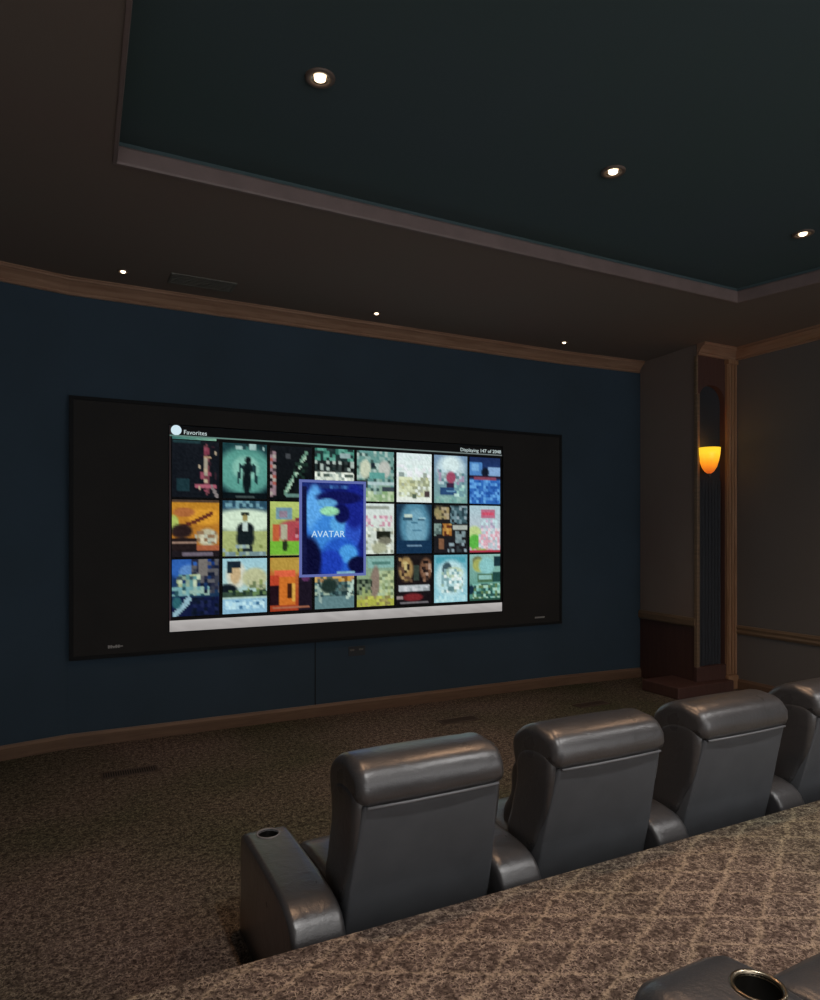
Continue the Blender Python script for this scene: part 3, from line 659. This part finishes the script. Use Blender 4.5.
trl = [(1.05, 3.00, 'large recessed downlight nearest the camera at the left of the navy tray ceiling'),
       (2.845, 3.01, 'recessed downlight in the middle of the navy tray ceiling'),
       (4.63, 3.035, 'recessed downlight at the right of the navy tray ceiling')]
d0 = None
for i, (x, y, lb) in enumerate(trl):
    if d0 is None: d0 = downlight(lb, x, y, ZT, 0.070, 'downlights in the tray ceiling')
    else: dup(d0, (x, y, ZT), lb, 'downlights in the tray ceiling')
    lamp(x, y, ZT-0.03, 60, 120, 1.0, (1.0, 0.60, 0.35))
for x in (1.15, 3.11, 5.07):
    for y in (0.55, -1.6): lamp(x, y, ZT-0.03, 112, 130, 1.0, (1.0, 0.97, 0.95))
sfl = [(0.39, 5.60, 'small downlight in the brown soffit above the left of the screen'),
       (2.51, 5.64, 'small downlight in the brown soffit above the middle of the screen'),
       (4.64, 5.62, 'small downlight in the brown soffit above the right of the screen')]
d1 = None
for x, y, lb in sfl:
    if d1 is None: d1 = downlight(lb, x, y, ZS, 0.045, 'small downlights along the front soffit')
    else: dup(d1, (x, y, ZS), lb, 'small downlights along the front soffit')
    lamp(x, y-0.05, ZS-0.03, 16.0, 66).rotation_euler[0] = math.radians(-14)
# ceiling vent: px 173-228, y 278-292
t = thing('ceiling_vent', 'slatted rectangular air vent in the soffit left of centre', 'vent', (0.97, 5.57, ZS))
bm = bmesh.new(); w, d = 0.25, 0.11
for q in ((-w, w, -d, -d+0.02), (-w, w, d-0.02, d), (-w, -w+0.02, -d+.02, d-.02), (w-0.02, w, -d+.02, d-.02)): box(bm, q[0], q[1], q[2], q[3], -0.01, 0.0, 0.002)
mk('frame', bm, M['vent'], t)
for i in range(5):
    bm = bmesh.new(); y = -d+0.03+i*0.034; box(bm, -w+0.02, w-0.02, y, y+0.02, -0.009, -0.002); mk('slat', bm, M['vent'], t)
bm = bmesh.new(); box(bm, -w+0.02, w-0.02, -d+0.02, d-0.02, -0.002, 0.0); mk('backing', bm, M['gap'], t)

# floor registers
t0 = None
for x, y, lb in ((0.41, 5.2, 'dark floor register in the carpet near the left baseboard'), (3.17, 5.3, 'dark floor register in the carpet below the middle of the screen wall'), (4.63, 5.2, 'dark floor register in the carpet near the niche column')):
    if t0 is None:
        t0 = thing('floor_register', lb, 'vent', (x, y, 0.0), 0, 'floor registers along the front wall')
        bm = bmesh.new()
        for q in ((-.19, .19, -.07, -.055), (-.19, .19, .055, .07), (-.19, -.175, -.055, .055), (.175, .19, -.055, .055)): box(bm, *q, 0, 0.006)
        mk('frame', bm, M['grille'], t0)
        bm = bmesh.new()
        for i in range(22): box(bm, -.168+i*0.0158, -.160+i*0.0158, -.055, .055, 0.0005, 0.0045)
        mk('grate', bm, M['grille'], t0)
        bm = bmesh.new(); box(bm, -.175, .175, -.055, .055, 0, 0.001); mk('backing', bm, M['gap'], t0)
    else: dup(t0, (x, y, 0.0), lb)

# ------------------------------------------------------------------ recliners
# local frame: x across (0 = middle of the back), y = 0 at the rear seam, +y toward the screen, z = 0 at its floor
def recliner(label, loc, arm_l, arm_r, group, arm_w=0.194, arm_round=0.022, ext=0.0):
    t = thing('leather_recliner', label, 'recliner', loc, 0, group)
    hw = 0.285
    # back shell (flat rear panel, leaning)
    bm = bmesh.new()
    prof = [(0.0, 0.765), (0.02, 0.772), (0.16, 0.765), (0.20, 0.66), (0.26, 0.50), (0.30, 0.30), (0.28, 0.12), (0.17, 0.10), (0.155, 0.12), (0.085, 0.44)]
    ring = []
    for s in (-1, 1):
        ring.append([bm.verts.new((s*(hw-0.010+0.028*max(0.0, min(1.0, (0.77-z)/0.42))), y, z)) for y, z in prof])
    n = len(prof)
    for i in range(n): bm.faces.new((ring[0][i], ring[0][(i+1) % n], ring[1][(i+1) % n], ring[1][i]))
    bm.faces.new(ring[0]); bm.faces.new(ring[1][::-1])
    bmesh.ops.bevel(bm, geom=bm.edges[:], offset=0.016, segments=3, affect='EDGES', profile=0.6)
    mk('back_shell', bm, M['vinyl'], t, True)
    # side bolsters, puffed
    for s in (-1, 1):
        bm = bmesh.new()
        p = [(0.035, 0.80), (0.16, 0.82), (0.255, 0.76), (0.265, 0.64), (0.30, 0.52), (0.33, 0.42), (0.30, 0.33), (0.25, 0.30), (0.16, 0.36), (0.085, 0.50), (0.035, 0.66)]
        x0, x1 = (0.225, 0.303) if s > 0 else (-0.303, -0.225); puffy(bm, p, x0, x1, 0.03, 0.004, 0.03, 0.002, 4, 2)
        mk('side_bolster', bm, M['leather'], t, True)
    # head roll
    bm = bmesh.new()
    p = [(-0.004, 0.774), (-0.014, 0.80), (-0.012, 0.84), (0.010, 0.878), (0.06, 0.902), (0.13, 0.908), (0.20, 0.897), (0.265, 0.862), (0.30, 0.80), (0.29, 0.72), (0.24, 0.66), (0.16, 0.69), (0.08, 0.755)]
    puffy(bm, p, -hw-0.014, hw+0.014, 0.040, 0.005, 0.022, 0.004, 6, 12)
    hr = mk('head_roll', bm, M['leather'], t, True)
    bm = bmesh.new(); tube(bm, [(-hw+0.02, -0.006, 0.765), (-0.1, -0.010, 0.764), (0.1, -0.010, 0.764), (hw-0.02, -0.006, 0.765)], 0.005, 6)
    mk('piping', bm, M['piping'], hr, True)
    # front back cushion and seat, footrest
    bm = bmesh.new()
    p = [(0.22, 0.72), (0.30, 0.73), (0.37, 0.66), (0.38, 0.55), (0.44, 0.45), (0.42, 0.38), (0.32, 0.36), (0.24, 0.5)]
    puffy(bm, p, -hw+0.035, hw-0.035, 0.03, 0.015, 0.03); mk('back_cushion', bm, M['leather'], t, True)
    bm = bmesh.new()
    p = [(0.28, 0.39), (0.42, 0.405), (0.60+ext, 0.40), (0.685+ext, 0.375), (0.705+ext, 0.32), (0.68+ext, 0.26), (0.50, 0.25), (0.30, 0.26)]
    puffy(bm, p, -hw-0.012, hw+0.012, 0.035, 0.006, 0.03); mk('seat', bm, M['leather'], t, True)
    bm = bmesh.new()
    p = [(0.64, 0.27), (0.70, 0.25), (0.715, 0.17), (0.70, 0.08), (0.66, 0.06), (0.62, 0.10), (0.60, 0.2)]
    puffy(bm, p, -hw+0.01, hw-0.01, 0.025, 0.004, 0.03); mk('footrest', bm, M['leather'], t, True)
    bm = bmesh.new(); box(bm, -hw+0.02, hw-0.02, 0.17, 0.62, 0.0, 0.27, 0.01); mk('base', bm, M['cup'], t)
    # arms
    def arm(cx, w):
        bm = bmesh.new(); pass
        if arm_round > 0.05: cap = [(0.60, 0.434), (0.76, 0.433), (0.81, 0.425), (0.84, 0.405), (0.862, 0.36), (0.868, 0.30), (0.868, 0.15), (0.868, 0.0)]
        else: cap = [(0.64, 0.434), (0.75, 0.430), (0.792, 0.41), (0.802, 0.36), (0.80, 0.2), (0.80, 0.0)]
        p = [(0.03, 0.0), (0.028, 0.13), (0.03, 0.26), (0.045, 0.335), (0.085, 0.39), (0.15, 0.418), (0.26, 0.430), (0.45, 0.434)]+cap+[(0.6, 0.0), (0.4, 0.0), (0.2, 0.0)]
        puffy(bm, p, cx-w/2, cx+w/2, arm_round, 0.0, 0.03, 0, 4 if arm_round < 0.05 else 10, 6)
        # keep the foot flat on the floor
        for v in bm.verts:
            if v.co.z < arm_round+0.002: v.co.z = 0.0
        a = mk('armrest', bm, M['leather'], t, True)
        cb = bmesh.new(); cyy = 0.70; cr = 0.046
        ccx = cx if w < 0.24 else cx+0.060
        rg = lathe(cb, [(cr, 0.34), (cr, 0.5)], ccx, cyy, 32); cb.faces.new(rg[0]); cb.faces.new(rg[1])
        boolean_cut(a, cb)
        for pl in a.data.polygons: pl.use_smooth = True
        sharp(a, 35)
        bm = bmesh.new()
        lathe(bm, [(cr+0.005, 0.4325), (cr+0.004, 0.4370), (cr-0.001, 0.4380), (cr-0.004, 0.434), (cr-0.005, 0.428)], ccx, cyy, 36)
        cup = mk('cup_holder', bm, M['cuprim'] if w > 0.24 else M['piping'], a, True)
        bm = bmesh.new(); lathe(bm, [(cr-0.0045, 0.433), (cr-0.006, 0.345), (0.001, 0.343)], ccx, cyy, 32)
        mk('cup_well', bm, M['cup'], a, True)
        return a
    if arm_l: arm(-0.415 if arm_w < 0.24 else -hw-0.018-arm_w/2, arm_w)
    if arm_r: arm(0.415 if arm_w < 0.24 else hw+0.018+arm_w/2, arm_w)
    return t
lab = ['charcoal leather recliner at the left end of the front row beside its outer armrest',
       'charcoal leather recliner second from the left end of the front row',
       'charcoal leather recliner third from the left in the front row nearest the niche column',
       'charcoal leather recliner cut off by the right edge of the photo in the front row']
g = 'recliners in the front row'
YS = 2.125
r0 = recliner(lab[0], (1.175, YS, 0), True, False, g)
dup(r0, (2.005, YS, 0), lab[1]); dup(r0, (2.83, YS, 0), lab[2])
recliner(lab[3], (3.655, YS, 0), True, True, g)
recliner('charcoal leather recliner armrest corner with metal-rimmed cup holder in the near right corner', (1.57, 0.16, ZP), True, True, None, 0.30, 0.07, 0.08)

# ------------------------------------------------------------------ light
w = bpy.data.worlds.new('world'); scn.world = w; w.use_nodes = True
w.node_tree.nodes['Background'].inputs['Color'].default_value = (1, 0.98, 0.97, 1)
w.node_tree.nodes['Background'].inputs['Strength'].default_value = 1.35
# lamp inside the sconce
d = bpy.data.lights.new('sconce_bulb', 'POINT'); d.energy = 0.35; d.color = (1.0, 0.55, 0.22); d.shadow_soft_size = 0.03
o = bpy.data.objects.new('sconce_bulb', d); C.objects.link(o); o.location = (6.045, YC-0.065, 2.56)
